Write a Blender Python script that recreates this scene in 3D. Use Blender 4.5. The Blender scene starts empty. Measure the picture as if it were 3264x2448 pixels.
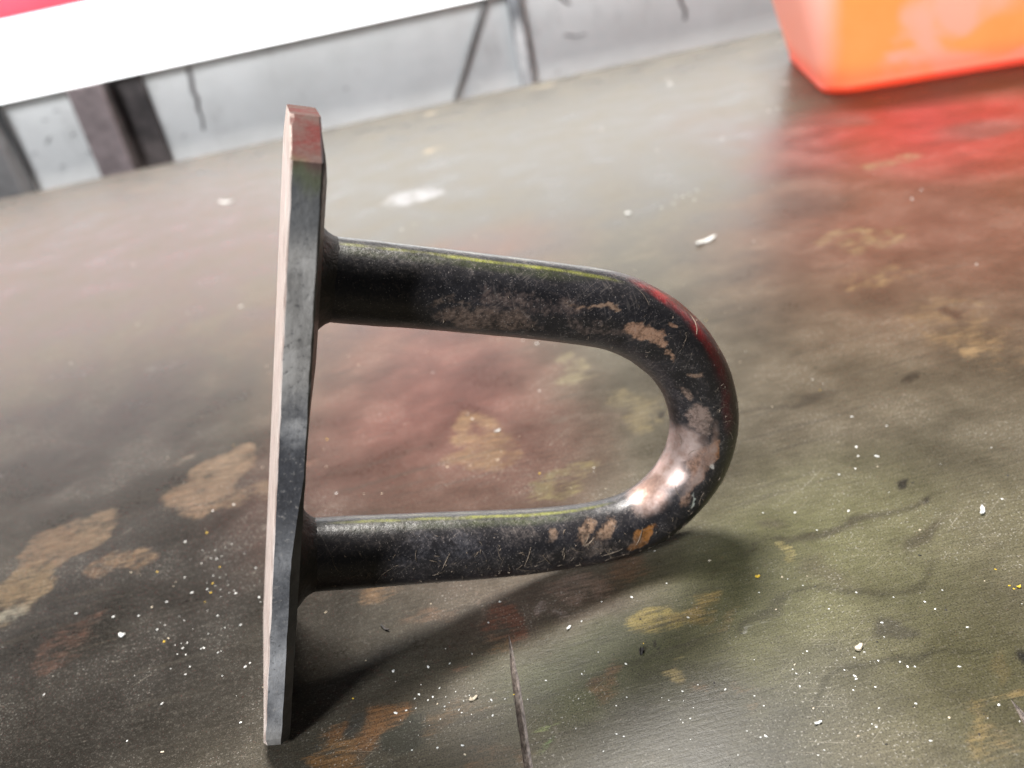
import bpy, bmesh, math, random
import numpy as np
from bisect import bisect_right
from mathutils import Vector, Matrix, noise
from mathutils.geometry import tessellate_polygon

# ------------------------------------------------------------------ camera
scene = bpy.context.scene
CAM_H, PITCH, ROLL = 0.17867, math.radians(27.544), math.radians(12.3)
fwd = Vector((0, math.cos(PITCH), -math.sin(PITCH)))
up0 = Vector((0, math.sin(PITCH), math.cos(PITCH)))
rt0 = Vector((1, 0, 0))
sx = rt0 * math.cos(ROLL) - up0 * math.sin(ROLL)
sy = rt0 * math.sin(ROLL) + up0 * math.cos(ROLL)
cam_data = bpy.data.cameras.new('camera')
cam_data.sensor_width = 36.0
cam_data.lens = 30.0
cam_data.clip_start = 0.005
cam_data.clip_end = 50.0
cam_data.dof.use_dof = True
cam_data.dof.focus_distance = 0.222
cam_data.dof.aperture_fstop = 11.5
cam = bpy.data.objects.new('camera', cam_data)
scene.collection.objects.link(cam)
cam.matrix_world = Matrix(((sx.x, sy.x, -fwd.x, 0), (sx.y, sy.y, -fwd.y, 0), (sx.z, sy.z, -fwd.z, CAM_H), (0, 0, 0, 1)))
scene.camera = cam

# ------------------------------------------------------------------ light
world = bpy.data.worlds.new('World')
scene.world = world
world.use_nodes = True
bg = world.node_tree.nodes['Background']
bg.inputs['Color'].default_value = (0.93, 0.96, 1.0, 1)
bg.inputs['Strength'].default_value = 0.05

def area_light(name, loc, target, size_x, size_y, power, color):
    d = bpy.data.lights.new(name, 'AREA')
    d.shape = 'RECTANGLE'
    d.size, d.size_y = size_x, size_y
    d.energy = power
    d.color = color
    o = bpy.data.objects.new(name, d)
    scene.collection.objects.link(o)
    o.location = loc
    o.rotation_euler = (Vector(target) - Vector(loc)).to_track_quat('-Z', 'Y').to_euler()
    return o

# skylight above and a little behind the hook: gives the soft shadow under the ring
area_light('skylight', (0.02, 1.02, 1.60), (-0.02, 0.20, 0.0), 0.62, 0.42, 76.0, (1.0, 0.955, 0.90))
# doorway to the left and behind the camera: highlight on the bend, cool light on the plate edge
area_light('doorway_light', (-1.00, -0.88, 0.98), (0.04, 0.20, 0.03), 0.30, 0.34, 36.0, (0.93, 0.96, 1.0))

scene.view_settings.view_transform = 'Standard'
scene.view_settings.look = 'None'
scene.view_settings.exposure = 0.22
scene.view_settings.gamma = 1.0
scene.view_settings.use_curve_mapping = False
scene.cycles.max_bounces = 8
scene.cycles.use_denoising = True
scene.cycles.caustics_reflective = False
scene.cycles.caustics_refractive = False

# ------------------------------------------------------------------ helpers
COL = scene.collection
def link(o, parent=None):
    COL.objects.link(o)
    if parent: o.parent = parent
    return o
def empty(name, loc, label, cat, group=None):
    o = bpy.data.objects.new(name, None)
    o.location = loc
    o.empty_display_size = 0.02
    tag(o, label, cat, group)
    return link(o)
def tag(o, label=None, cat=None, group=None, kind=None):
    if label: o['label'] = label
    if cat: o['category'] = cat
    if group: o['group'] = group
    if kind: o['kind'] = kind
    return o
def mesh_obj(name, verts, faces, mat, parent=None, smooth=False, offset=None):
    me = bpy.data.meshes.new(name)
    if offset is not None:
        verts = [Vector(v) - Vector(offset) for v in verts]
    me.from_pydata([tuple(v) for v in verts], [], faces)
    bm = bmesh.new(); bm.from_mesh(me)
    bmesh.ops.recalc_face_normals(bm, faces=bm.faces)
    bm.to_mesh(me); bm.free()
    if smooth:
        for pl in me.polygons: pl.use_smooth = True
    me.materials.append(mat)
    return link(bpy.data.objects.new(name, me), parent)
def box_data(x0, x1, y0, y1, z0, z1):
    v = [(x0,y0,z0),(x1,y0,z0),(x1,y1,z0),(x0,y1,z0),(x0,y0,z1),(x1,y0,z1),(x1,y1,z1),(x0,y1,z1)]
    f = [(0,3,2,1),(4,5,6,7),(0,1,5,4),(1,2,6,5),(2,3,7,6),(3,0,4,7)]
    return v, f
def bevel(o, w, seg=2):
    m = o.modifiers.new('bevel', 'BEVEL'); m.width = w; m.segments = seg; m.limit_method = 'ANGLE'
    return o

class NT:
    """short hand for building node trees"""
    def __init__(s, name):
        s.mat = bpy.data.materials.new(name); s.mat.use_nodes = True
        s.t = s.mat.node_tree; s.n = s.t.nodes
        s.bsdf = s.n['Principled BSDF']; s.out = s.n['Material Output']
    def node(s, typ, **kw):
        n = s.n.new(typ)
        for k, v in kw.items(): setattr(n, k, v)
        return n
    def put(s, sock, v):
        if isinstance(v, bpy.types.NodeSocket): s.t.links.new(v, sock)
        else:
            if isinstance(v, (tuple, list)) and len(v) == 3 and sock.type == 'RGBA': v = (*v, 1)
            sock.default_value = v
    def math(s, op, a, b=0.0, clamp=False):
        n = s.node('ShaderNodeMath', operation=op, use_clamp=clamp)
        s.put(n.inputs[0], a); s.put(n.inputs[1], b); return n.outputs[0]
    def vmath(s, op, a, b=(0,0,0)):
        n = s.node('ShaderNodeVectorMath', operation=op)
        s.put(n.inputs[0], a); s.put(n.inputs[1], b)
        return n.outputs['Value'] if op == 'LENGTH' else n.outputs[0]
    def scale(s, a, k):
        n = s.node('ShaderNodeVectorMath', operation='SCALE'); s.put(n.inputs[0], a); s.put(n.inputs['Scale'], k); return n.outputs[0]
    def mapping(s, v, loc=(0,0,0), rot=0.0, sc=(1,1,1), typ='POINT'):
        n = s.node('ShaderNodeMapping', vector_type=typ); s.put(n.inputs[0], v)
        n.inputs['Location'].default_value = loc; n.inputs['Rotation'].default_value = (0,0,rot); n.inputs['Scale'].default_value = sc
        return n.outputs[0]
    def aniso(s, v, rot, sy, loc=(0, 0, 0)):
        return s.mapping(s.mapping(v, loc=loc, rot=rot), sc=(1, sy, 1))
    def noise(s, v, sc, detail=4, rough=0.55, dist=0.0, color=False):
        n = s.node('ShaderNodeTexNoise'); s.put(n.inputs['Vector'], v)
        n.inputs['Scale'].default_value = sc; n.inputs['Detail'].default_value = detail
        n.inputs['Roughness'].default_value = rough; n.inputs['Distortion'].default_value = dist
        return n.outputs['Color'] if color else n.outputs['Fac']
    def ramp(s, v, a, b, lo=0.0, hi=1.0, smooth=True):
        n = s.node('ShaderNodeMapRange'); n.interpolation_type = 'SMOOTHSTEP' if smooth else 'LINEAR'; n.clamp = True
        s.put(n.inputs[0], v); n.inputs[1].default_value = a; n.inputs[2].default_value = b
        n.inputs[3].default_value = lo; n.inputs[4].default_value = hi; return n.outputs[0]
    def mix(s, f, a, b, mode='MIX'):
        n = s.node('ShaderNodeMix', data_type='RGBA', blend_type=mode); n.clamp_factor = True
        s.put(n.inputs[0], f); s.put(n.inputs[6], a); s.put(n.inputs[7], b); return n.outputs[2]
    def bump(s, h, strength, dist, nrm=None):
        n = s.node('ShaderNodeBump'); s.put(n.inputs['Height'], h); n.inputs['Strength'].default_value = strength; n.inputs['Distance'].default_value = dist
        if nrm: s.put(n.inputs['Normal'], nrm)
        return n.outputs[0]
    def coords(s, which='Object'):
        return s.node('ShaderNodeTexCoord').outputs[which]
    def blob(s, v, cx, cy, rx, ry, rot=0.0, soft=0.4):
        """soft edged ellipse mask on the xy of v"""
        m = s.mapping(v, (cx, cy, 0), rot, (rx, ry, 1), 'TEXTURE')
        return s.ramp(s.vmath('LENGTH', m), 1 + soft, max(0.0, 1 - soft))
    def set(s, **kw):
        for k, v in kw.items(): s.put(s.bsdf.inputs[k.replace('_', ' ')], v)

# ------------------------------------------------------------------ materials: bench
# stains, some with light or shade painted in: centre x, y, radii, rotation, softness, strength, colour, grain (0 = even spray, 1 = worn along the grain)
STAINS_AND_LIGHT = [
    (0.1323, 0.7044, 0.1612, 0.2132, 0.0, 0.9, 0.55, (0.165, 0.155, 0.135), 0),
    (-0.3045, 0.7193, 0.1407, 0.321, 0.0, 0.9, 0.75, (0.135, 0.13, 0.115), 0),
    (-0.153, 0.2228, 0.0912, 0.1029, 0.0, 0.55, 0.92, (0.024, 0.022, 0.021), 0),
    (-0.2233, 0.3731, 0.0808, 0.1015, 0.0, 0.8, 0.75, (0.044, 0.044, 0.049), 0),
    (0.0777, 0.1727, 0.0614, 0.0509, 0.0, 0.8, 0.8, (0.168, 0.172, 0.082), 0),
    (0.0947, 0.1379, 0.0222, 0.0222, 0.0, 0.8, 0.6, (0.145, 0.142, 0.064), 0),
    (0.028, 0.1431, 0.0375, 0.0162, 0.0, 0.7, 0.75, (0.085, 0.085, 0.078), 0.25),
    (0.0054, 0.1711, 0.0216, 0.0151, 0.175, 0.7, 0.75, (0.13, 0.142, 0.072), 0),
    (-0.051, 0.3664, 0.0531, 0.1008, 0.0, 0.9, 0.75, (0.22, 0.066, 0.058), 0),
    (-0.0197, 0.531, 0.0631, 0.0659, 0.0, 0.9, 0.5, (0.25, 0.1, 0.092), 0),
    (-0.113, 0.4885, 0.0252, 0.0581, 0.0, 0.9, 0.25, (0.15, 0.07, 0.062), 0),
    (-0.0116, 0.2737, 0.0371, 0.0357, 0.0, 0.8, 0.55, (0.165, 0.08, 0.062), 0),
    (0.3399, 0.5974, 0.1196, 0.0795, 0.0, 0.7, 0.9, (0.46, 0.038, 0.045), 0),  # red overspray and light coming through the tub, painted together
    (0.3263, 0.509, 0.0637, 0.0515, 0.0, 0.7, 0.85, (0.46, 0.045, 0.048), 0),  # more overspray with the tub's red light painted in
    (0.2572, 0.4346, 0.0965, 0.1151, 0.0, 0.8, 0.65, (0.25, 0.09, 0.065), 0),
    (0.2308, 0.6052, 0.0538, 0.1533, 0.0, 0.9, 0.4, (0.2, 0.11, 0.11), 0),
    (0.1661, 0.3214, 0.0658, 0.0631, 0.0, 0.9, 0.35, (0.17, 0.115, 0.075), 0),
    (-0.0039, 0.1984, 0.0323, 0.0122, 0.175, 0.7, 0.5, (0.09, 0.05, 0.042), 0),  # maroon stain, also deepens the ring's shadow strip by colour
    (-0.0217, 0.304, 0.0118, 0.0235, 0.175, 0.35, 0.75, (0.25, 0.155, 0.085), 0.4),
    (0.0308, 0.3417, 0.0088, 0.0191, 0.0, 0.25, 0.65, (0.24, 0.205, 0.13), 0.5),
    (0.0471, 0.2973, 0.0141, 0.0154, 0.209, 0.4, 0.6, (0.2, 0.165, 0.095), 0.5),
    (0.0123, 0.2596, 0.0144, 0.0113, 0.14, 0.3, 0.6, (0.21, 0.175, 0.085), 0.6),
    (-0.1282, 0.323, 0.0132, 0.0173, 0.349, 0.25, 0.85, (0.225, 0.16, 0.11), 0.4),
    (-0.1348, 0.3027, 0.0118, 0.0198, 1.047, 0.25, 0.8, (0.205, 0.14, 0.095), 0.4),
    (-0.1119, 0.2941, 0.0112, 0.0089, 0.087, 0.3, 0.6, (0.18, 0.125, 0.085), 0.4),
    (-0.0921, 0.3124, 0.0082, 0.0081, 0.0, 0.4, 0.5, (0.22, 0.13, 0.1), 0.3),
    (-0.1799, 0.2949, 0.0112, 0.0151, 0.436, 0.25, 0.85, (0.205, 0.15, 0.105), 0.5),
    (-0.1936, 0.2862, 0.0137, 0.0174, 0.349, 0.25, 0.8, (0.185, 0.13, 0.09), 0.4),
    (-0.195, 0.2609, 0.0094, 0.0178, 0.175, 0.3, 0.8, (0.185, 0.135, 0.085), 0.4),
    (-0.1532, 0.267, 0.0104, 0.0101, 0.436, 0.3, 0.7, (0.185, 0.125, 0.08), 0.4),
    (-0.1641, 0.2626, 0.0068, 0.0073, 0.0, 0.3, 0.5, (0.17, 0.11, 0.07), 0.4),
    (-0.1662, 0.2288, 0.0124, 0.0112, 0.0, 0.5, 0.5, (0.11, 0.06, 0.045), 0.3),
    (0.1843, 0.3017, 0.0218, 0.0331, 0.0, 0.45, 0.5, (0.22, 0.15, 0.085), 0.4),
    (0.1767, 0.2853, 0.0062, 0.0057, 0.0, 0.3, 0.7, (0.36, 0.25, 0.14), 0.3),
    (0.1885, 0.3142, 0.0027, 0.0079, 0.349, 0.4, 0.7, (0.09, 0.05, 0.035), 0.2),
    (0.1988, 0.421, 0.0235, 0.0163, 0.0, 0.5, 0.5, (0.27, 0.215, 0.12), 0.5),
    (0.2694, 0.5376, 0.0212, 0.0103, 0.0, 0.5, 0.55, (0.29, 0.25, 0.15), 0.3),
    (0.1834, 0.3691, 0.0189, 0.0121, 0.0, 0.6, 0.4, (0.27, 0.19, 0.1), 0.4),
    (0.1999, 0.4903, 0.0253, 0.0206, 0.0, 0.6, 0.4, (0.12, 0.115, 0.11), 0),
    (0.3467, 0.5631, 0.0284, 0.0186, 0.0, 0.6, 0.55, (0.2, 0.13, 0.13), 0),
    (0.2975, 0.6535, 0.018, 0.0229, 0.0, 0.6, 0.5, (0.2, 0.13, 0.13), 0),
    (0.0238, 0.1828, 0.0139, 0.0066, 0.105, 0.3, 0.85, (0.32, 0.25, 0.085), 0.6),
    (0.0381, 0.1852, 0.0114, 0.0026, 0.14, 0.4, 0.6, (0.3, 0.215, 0.085), 0.6),
    (0.0048, 0.2036, 0.0114, 0.0059, 0.07, 0.3, 0.7, (0.21, 0.145, 0.115), 1.0),
    (0.0217, 0.204, 0.01, 0.0055, 0.175, 0.4, 0.55, (0.15, 0.085, 0.05), 0.9),
    (-0.0173, 0.1934, 0.0072, 0.0114, 0.349, 0.4, 0.75, (0.165, 0.065, 0.04), 0.3),
    (-0.0252, 0.1816, 0.0093, 0.0047, 0.175, 0.5, 0.6, (0.15, 0.07, 0.042), 0.4),
    (-0.0592, 0.2136, 0.0125, 0.0046, 0.07, 0.4, 0.65, (0.2, 0.125, 0.07), 0.7),
    (-0.0398, 0.2003, 0.0127, 0.005, 0.14, 0.5, 0.4, (0.14, 0.085, 0.055), 0.6),
    (-0.0617, 0.1629, 0.0136, 0.0073, 0.175, 0.4, 0.8, (0.21, 0.105, 0.045), 0.5),
    (-0.0701, 0.1585, 0.0073, 0.0044, 0.0, 0.4, 0.8, (0.23, 0.12, 0.045), 0.5),
    (-0.0638, 0.165, 0.0032, 0.0043, 0.0, 0.3, 0.8, (0.045, 0.045, 0.042), 0.3),
    (-0.049, 0.1574, 0.0072, 0.0046, 0.0, 0.4, 0.7, (0.055, 0.06, 0.048), 0.2),
    (-0.0335, 0.1608, 0.011, 0.004, 0.244, 0.5, 0.6, (0.17, 0.105, 0.055), 0.6),
    (-0.025, 0.1484, 0.0105, 0.0036, 0.244, 0.5, 0.55, (0.15, 0.09, 0.05), 0.6),
    (-0.0194, 0.1782, 0.0021, 0.0053, 0.0, 0.5, 0.8, (0.26, 0.18, 0.05), 0.3),
    (0.0087, 0.1618, 0.0027, 0.0078, 0.0, 0.5, 0.55, (0.17, 0.1, 0.055), 0.5),
    (0.0254, 0.1588, 0.0044, 0.0014, 0.087, 0.4, 0.7, (0.25, 0.2, 0.1), 0.5),
    (0.0275, 0.1664, 0.0045, 0.0013, 0.087, 0.4, 0.55, (0.27, 0.24, 0.12), 0.5),
    (0.0487, 0.1799, 0.0079, 0.0029, 0.07, 0.5, 0.5, (0.22, 0.17, 0.085), 0.7),
    (0.0352, 0.1545, 0.0083, 0.0036, 0.0, 0.5, 0.5, (0.16, 0.1, 0.06), 0.8),
    (0.0678, 0.1909, 0.003, 0.0044, 0.0, 0.3, 0.75, (0.26, 0.225, 0.1), 0.6),
    (-0.0091, 0.1564, 0.0053, 0.001, 0.0, 0.5, 0.7, (0.33, 0.4, 0.17), 0.3),
    (-0.009, 0.1528, 0.0059, 0.0007, 0.0, 0.5, 0.6, (0.17, 0.27, 0.1), 0.3),
    (0.0881, 0.1234, 0.0052, 0.0054, 0.0, 0.5, 0.75, (0.22, 0.165, 0.075), 0.4),
    (0.098, 0.1414, 0.0018, 0.0086, -0.524, 0.5, 0.5, (0.22, 0.18, 0.09), 0.2),
    (0.0803, 0.1594, 0.0041, 0.0032, 0.349, 0.4, 0.7, (0.055, 0.05, 0.04), 0.2),
    (0.0784, 0.1833, 0.008, 0.0061, 0.0, 0.6, 0.5, (0.085, 0.07, 0.05), 0.2),
    (0.0685, 0.2076, 0.0043, 0.0031, 0.0, 0.5, 0.5, (0.07, 0.055, 0.042), 0.2),
    (0.1145, 0.187, 0.0121, 0.002, 0.244, 0.5, 0.6, (0.06, 0.05, 0.036), 0.2),
    (0.0926, 0.1991, 0.0366, 0.0015, 0.14, 0.5, 0.65, (0.05, 0.042, 0.03), 0.2),
    (0.075, 0.1755, 0.0323, 0.0013, 0.087, 0.5, 0.55, (0.05, 0.045, 0.03), 0.2),
    (0.0743, 0.1473, 0.0289, 0.0012, 0.14, 0.5, 0.6, (0.05, 0.048, 0.03), 0.2),
    (0.1009, 0.2752, 0.0248, 0.0017, 0.07, 0.5, 0.5, (0.06, 0.05, 0.04), 0.2),
    (0.1151, 0.2177, 0.0024, 0.0022, 0.0, 0.25, 0.9, (0.022, 0.02, 0.018), 0),
    (0.1093, 0.1482, 0.0026, 0.0021, 0.0, 0.3, 0.9, (0.022, 0.022, 0.024), 0),
    (0.1203, 0.2011, 0.0025, 0.0016, 0.0, 0.3, 0.85, (0.03, 0.026, 0.022), 0),
    (0.1434, 0.2767, 0.0025, 0.0028, 0.0, 0.3, 0.8, (0.05, 0.04, 0.03), 0),
    (0.056, 0.2945, 0.0026, 0.0018, 0.0, 0.3, 0.8, (0.04, 0.032, 0.026), 0),
    (0.019, 0.1711, 0.0006, 0.0015, 0.0, 0.3, 0.8, (0.03, 0.028, 0.025), 0),
    (-0.0492, 0.713, 0.0248, 0.0265, 0.0, 0.25, 0.8, (0.4, 0.41, 0.45), 0.35),
    (0.0784, 1.2227, 0.0152, 0.0166, 0.0, 0.5, 0.8, (0.62, 0.52, 0.36), 0),
    (-0.0302, 0.8791, 0.0065, 0.0068, 0.0, 0.5, 0.7, (0.55, 0.45, 0.28), 0),
    (0.1216, 1.113, 0.0151, 0.0105, 0.0, 0.5, 0.7, (0.55, 0.48, 0.34), 0),
    (-0.0271, 1.0946, 0.008, 0.0101, 0.0, 0.5, 0.7, (0.62, 0.52, 0.36), 0),
    (-0.1901, 0.4553, 0.0119, 0.0076, 0.349, 0.6, 0.35, (0.24, 0.23, 0.22), 0.3),
    (-0.155, 0.3394, 0.0083, 0.0024, 0.524, 0.5, 0.5, (0.24, 0.2, 0.16), 0.3),
    (-0.1058, 0.2747, 0.0046, 0.0017, 0.524, 0.5, 0.4, (0.3, 0.27, 0.24), 0.3),
    (-0.025, 0.205, 0.0004, 0.0096, 0.0, 0.5, 0.5, (0.28, 0.2, 0.16), 0),
    (-0.026, 0.1732, 0.0004, 0.0171, 0.035, 0.5, 0.55, (0.22, 0.18, 0.15), 0),
    (-0.0276, 0.186, 0.0008, 0.0026, -0.436, 0.5, 0.55, (0.26, 0.2, 0.18), 0),
    (-0.0045, 0.1945, 0.0017, 0.0024, 0.0, 0.3, 0.55, (0.28, 0.22, 0.2), 0.5),
    (-0.0078, 0.1905, 0.0022, 0.0019, 0.0, 0.4, 0.5, (0.32, 0.22, 0.16), 0.5),
    (-0.0082, 0.1541, 0.0004, 0.005, 0.14, 0.4, 0.5, (0.3, 0.27, 0.23), 0),
    (0.0558, 0.1721, 0.0041, 0.0009, 0.052, 0.4, 0.65, (0.34, 0.34, 0.32), 0.6),
    (-0.1925, 0.2491, 0.0066, 0.0039, 0.0, 0.5, 0.55, (0.34, 0.33, 0.28), 0.7),
    (-0.0797, 0.1847, 0.004, 0.0031, 0.0, 0.6, 0.3, (0.2, 0.2, 0.2), 0.5),
    (0.0227, 0.3003, 0.0246, 0.0009, -0.227, 0.5, 0.4, (0.26, 0.2, 0.17), 0),
]

def paint(PX, PY, items, base, warp_a, warp_b, big=.05, broken=None):
    """lays soft elliptical coats over each other; returns coat rgb and (bare rgb, bare amount)"""
    coat = np.tile(np.array(base, float), (len(PX), 1)) if np.ndim(base) == 1 else base.copy()
    bare = np.zeros((len(PX), 4)); bare[:, :3] = (.2, .14, .09)
    for (cx, cy, rx, ry, rot, soft, amt, c, gr) in items:
        wa, wb = (warp_a if max(rx, ry) > big and gr < .3 else warp_b), warp_b
        dx, dy = PX + wa[:, 0] - cx, PY + wa[:, 1] - cy
        u = (dx * math.cos(rot) + dy * math.sin(rot)) / rx; v = (-dx * math.sin(rot) + dy * math.cos(rot)) / ry
        d = np.hypot(u, v)
        t = np.clip((1 + soft - d) / (2 * soft), 0, 1); f = t * t * (3 - 2 * t) * amt
        if gr < .3:
            if broken is not None: f = f * broken
            coat += f[:, None] * (np.array(c) - coat); bare[:, 3] *= 1 - f * .6
        else:
            w = f / np.maximum(1e-6, np.maximum(f, bare[:, 3])); bare[:, :3] += w[:, None] * (np.array(c) - bare[:, :3])
            bare[:, 3] = np.maximum(bare[:, 3], f)
    return coat, bare
def set_attr(me, name, data, dom='POINT'):
    a = me.attributes.new(name, 'FLOAT_COLOR', dom)
    full = np.ones((len(data), 4), np.float32); full[:, :data.shape[1]] = data
    a.data.foreach_set('color', full.ravel())

def bench_material():
    m = NT('worn_painted_board')
    P = m.vmath('MULTIPLY', m.coords(), (1, 1, 0))
    coat = m.node('ShaderNodeAttribute', attribute_name='coat').outputs['Color']
    ba = m.node('ShaderNodeAttribute', attribute_name='bare')
    G = m.aniso(P, math.radians(-3), 9)
    grain = m.noise(G, 120, 4, .65, .3)
    mott = m.noise(P, 24, 4, .6)
    fine = m.noise(P, 620, 3, .75)
    vfine = m.noise(P, 2200, 1, .7)
    col = m.mix(1.0, coat, m.mix(m.ramp(mott, .30, .70), (.36, .345, .320), (.66, .635, .590)), 'MULTIPLY')
    col = m.mix(1.0, col, m.mix(m.ramp(grain, .28, .70), (.80, .80, .80), (1.16, 1.16, 1.16)), 'MULTIPLY')
    # bare wood shows where the paint is rubbed off, ragged along the grain
    amt = m.math('ADD', ba.outputs['Alpha'], m.math('ADD', m.math('ADD', m.math('MULTIPLY', m.math('SUBTRACT', grain, .5), 1.0), m.math('MULTIPLY', m.math('SUBTRACT', m.noise(P, 95, 4, .65), .5), 2.0)), m.math('MULTIPLY', m.math('SUBTRACT', fine, .5), .6)))
    barec = m.mix(m.ramp(grain, .3, .7), m.mix(1.0, ba.outputs['Color'], (.38, .36, .33), 'MULTIPLY'), m.mix(1.0, ba.outputs['Color'], (.92, .90, .85), 'MULTIPLY'))
    col = m.mix(m.math('MULTIPLY', m.math('MULTIPLY', m.ramp(amt, .18, .85), .80), m.ramp(ba.outputs['Alpha'], .02, .35)), col, barec)
    # dark rubbed streaks along the grain
    st = m.ramp(m.noise(m.aniso(P, math.radians(-5), 20), 13, 4, .6, .5), .55, .72)
    col = m.mix(m.math('MULTIPLY', st, .42), col, (.040, .034, .026))
    # thin random scratches
    for k, (r, s_) in enumerate(((17, 42), (-38, 36))):
        sc = m.noise(m.aniso(P, math.radians(r), 60, (k * 3.1, k, 0)), s_, 1, .4)
        f = m.math('MULTIPLY', m.ramp(sc, .69, .725), m.ramp(mott, .50, .60))
        col = m.mix(m.math('MULTIPLY', f, .35), col, (.30, .27, .22))
    # gritty dust and pin holes
    col = m.mix(m.ramp(fine, .52, .82, 0, .32), col, (.19, .168, .138))
    col = m.mix(m.ramp(vfine, .52, .28, 0, .75), col, (.016, .014, .012))
    col = m.mix(m.ramp(vfine, .58, .80, 0, .35), col, (.20, .18, .155))
    col = m.mix(m.math('MULTIPLY', m.ramp(m.noise(P, 1300, 1, .6), .62, .72), m.ramp(mott, .45, .66, .05, .55)), col, (.40, .38, .34))
    m.set(Base_Color=col, Roughness=m.ramp(m.math('ADD', mott, m.math('MULTIPLY', fine, .5)), .45, 1.1, .25, .46), Specular_IOR_Level=.12)
    h = m.math('ADD', m.math('MULTIPLY', grain, .5), m.math('MULTIPLY', fine, .5))
    m.set(Normal=m.bump(h, .20, .0005))
    return m.mat

def simple_mat(name, c, rough=.6, var=.15, sc=60, bump=.2, bdist=.0005, spec=.4):
    m = NT(name); P = m.coords()
    n = m.noise(P, sc, 5, .65)
    dark = tuple(x * (1 - var * 2) for x in c); lite = tuple(min(1, x * (1 + var)) for x in c)
    m.set(Base_Color=m.mix(m.ramp(n, .3, .7), dark, lite), Roughness=rough, Specular_IOR_Level=spec, Normal=m.bump(n, bump, bdist))
    return m.mat

M_bench = bench_material()

def groove_material():
    m = NT('raw_wood_fibre'); P = m.coords()
    n = m.noise(m.mapping(P, sc=(3, 1, 1)), 700, 5, .7)
    g = m.noise(P, 260, 3, .6)
    c = m.mix(m.ramp(n, .3, .72), (.055, .043, .037), (.30, .25, .22))
    c = m.mix(m.ramp(g, .55, .7, 0, .5), c, (.33, .30, .27))
    m.set(Base_Color=c, Roughness=.9, Normal=m.bump(n, .9, .0007)); return m.mat
M_groove = groove_material()

# ------------------------------------------------------------------ bench
BX0, BX1, BY0, BY1, BT = -1.05, 1.25, 0.015, 1.150, 0.022
random.seed(5)
bench = empty('workbench', (0, 0, -BT), 'broad paint-stained brown wooden bench top under the iron hook', 'workbench')
def groove_outline(x_mid, y_tip, y_end, w, lean, n=26, seed=0):
    """tapered saw cut running towards the viewer; returns left and right rims"""
    L, R = [], []
    for i in range(n + 1):
        t = i / n
        y = y_tip + (y_end - y_tip) * t
        d = abs(y_tip - y)
        ww = w * min(1.0, (d / 0.019)) ** .75 if i else 0
        j = noise.noise(Vector((seed, y * 260, 3))) * w * .09
        j2 = noise.noise(Vector((seed + 7, y * 420, 1))) * w * .10
        xm = x_mid + lean * d
        L.append((xm - ww * .5 + j, y)); R.append((xm + ww * .5 + j2, y))
    return L, R
grooves = [groove_outline(-.01655, .1885, .070, .0022, .010, seed=1), groove_outline(.0985, .1325, .060, .0040, -.045, seed=5)]
# one sheet, finely divided where the camera looks, with the saw cuts let in
rows = [BY0 + (.108 - BY0) * i / 8 for i in range(8)] + [.108 * (BY1 / .108) ** (i / 330) for i in range(331)]
NL, NM = 16, 400
def row_x(y):
    xl, xr = -.055 - .62 * y, .045 + .62 * y
    return [BX0 + (xl - BX0) * i / NL for i in range(NL)] + [xl + (xr - xl) * i / NM for i in range(NM + 1)] + [xr + (BX1 - xr) * i / NL for i in range(1, NL + 1)]
NC = NL + NM + NL + 1
verts = []
for j, y in enumerate(rows):
    for x in row_x(y):
        yy = y
        if j == len(rows) - 1: yy += .003 * noise.noise(Vector((x * 18, 0, 0))) + .0025 * noise.noise(Vector((x * 60, 2, 0)))   # chewed far edge
        verts.append((x, yy, 0.0))
skip = set(); faces = []
for L, R in grooves:
    ylo, yhi = L[-1][1], L[0][1]
    j0 = bisect_right(rows, ylo) - 2; j1 = bisect_right(rows, yhi) + 2
    xs0, xs1 = min(p[0] for p in L), max(p[0] for p in R)
    c0 = min(bisect_right(row_x(rows[j]), xs0) for j in range(j0, j1 + 1)) - 3
    c1 = max(bisect_right(row_x(rows[j]), xs1) for j in range(j0, j1 + 1)) + 2
    for j in range(j0, j1):
        for c in range(c0, c1): skip.add((j, c))
    rim = [j0 * NC + c for c in range(c0, c1)] + [j * NC + c1 for j in range(j0, j1)] + [j1 * NC + c for c in range(c1, c0, -1)] + [j * NC + c0 for j in range(j1, j0, -1)]
    hole = [L[0]] + R[1:] + L[:0:-1]
    hid = list(range(len(verts), len(verts) + len(hole))); verts += [(x, y, 0.0) for x, y in hole]
    ids = rim + hid
    for t in tessellate_polygon([[Vector(verts[i]) for i in rim], [Vector(verts[i]) for i in hid]]): faces.append(tuple(ids[i] for i in t))
for j in range(len(rows) - 1):
    for c in range(NC - 1):
        if (j, c) not in skip: faces.append((j * NC + c, j * NC + c + 1, (j + 1) * NC + c + 1, (j + 1) * NC + c))
ntop = len(verts)
J = len(rows) - 1
loop = [c for c in range(NC)] + [j * NC + NC - 1 for j in range(1, J + 1)] + [J * NC + c for c in range(NC - 2, -1, -1)] + [j * NC for j in range(J - 1, 0, -1)]
low = list(range(ntop, ntop + len(loop))); verts += [(verts[i][0], verts[i][1], -BT) for i in loop]
for i in range(len(loop)):
    k = (i + 1) % len(loop); faces.append((loop[k], loop[i], low[i], low[k]))
faces.append(tuple(reversed(low)))
me = bpy.data.meshes.new('bench_top'); me.from_pydata([(x, y, z + BT) for x, y, z in verts], [], faces)
me.materials.append(M_bench)
PV = np.array(verts)
def warp(pts, sc, amp, seed):
    out = np.empty((len(pts), 2))
    for i, (x, y, z) in enumerate(pts):
        v_ = noise.noise_vector(Vector((x * sc, y * sc, seed))); out[i] = (v_.x, v_.y)
    return out * amp
wB = warp(PV, 34, .010, 1.0) + warp(PV, 90, .0045, 2.0) + warp(PV * np.array((.5, 1, 1)), 220, .0026, 4.0)
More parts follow.
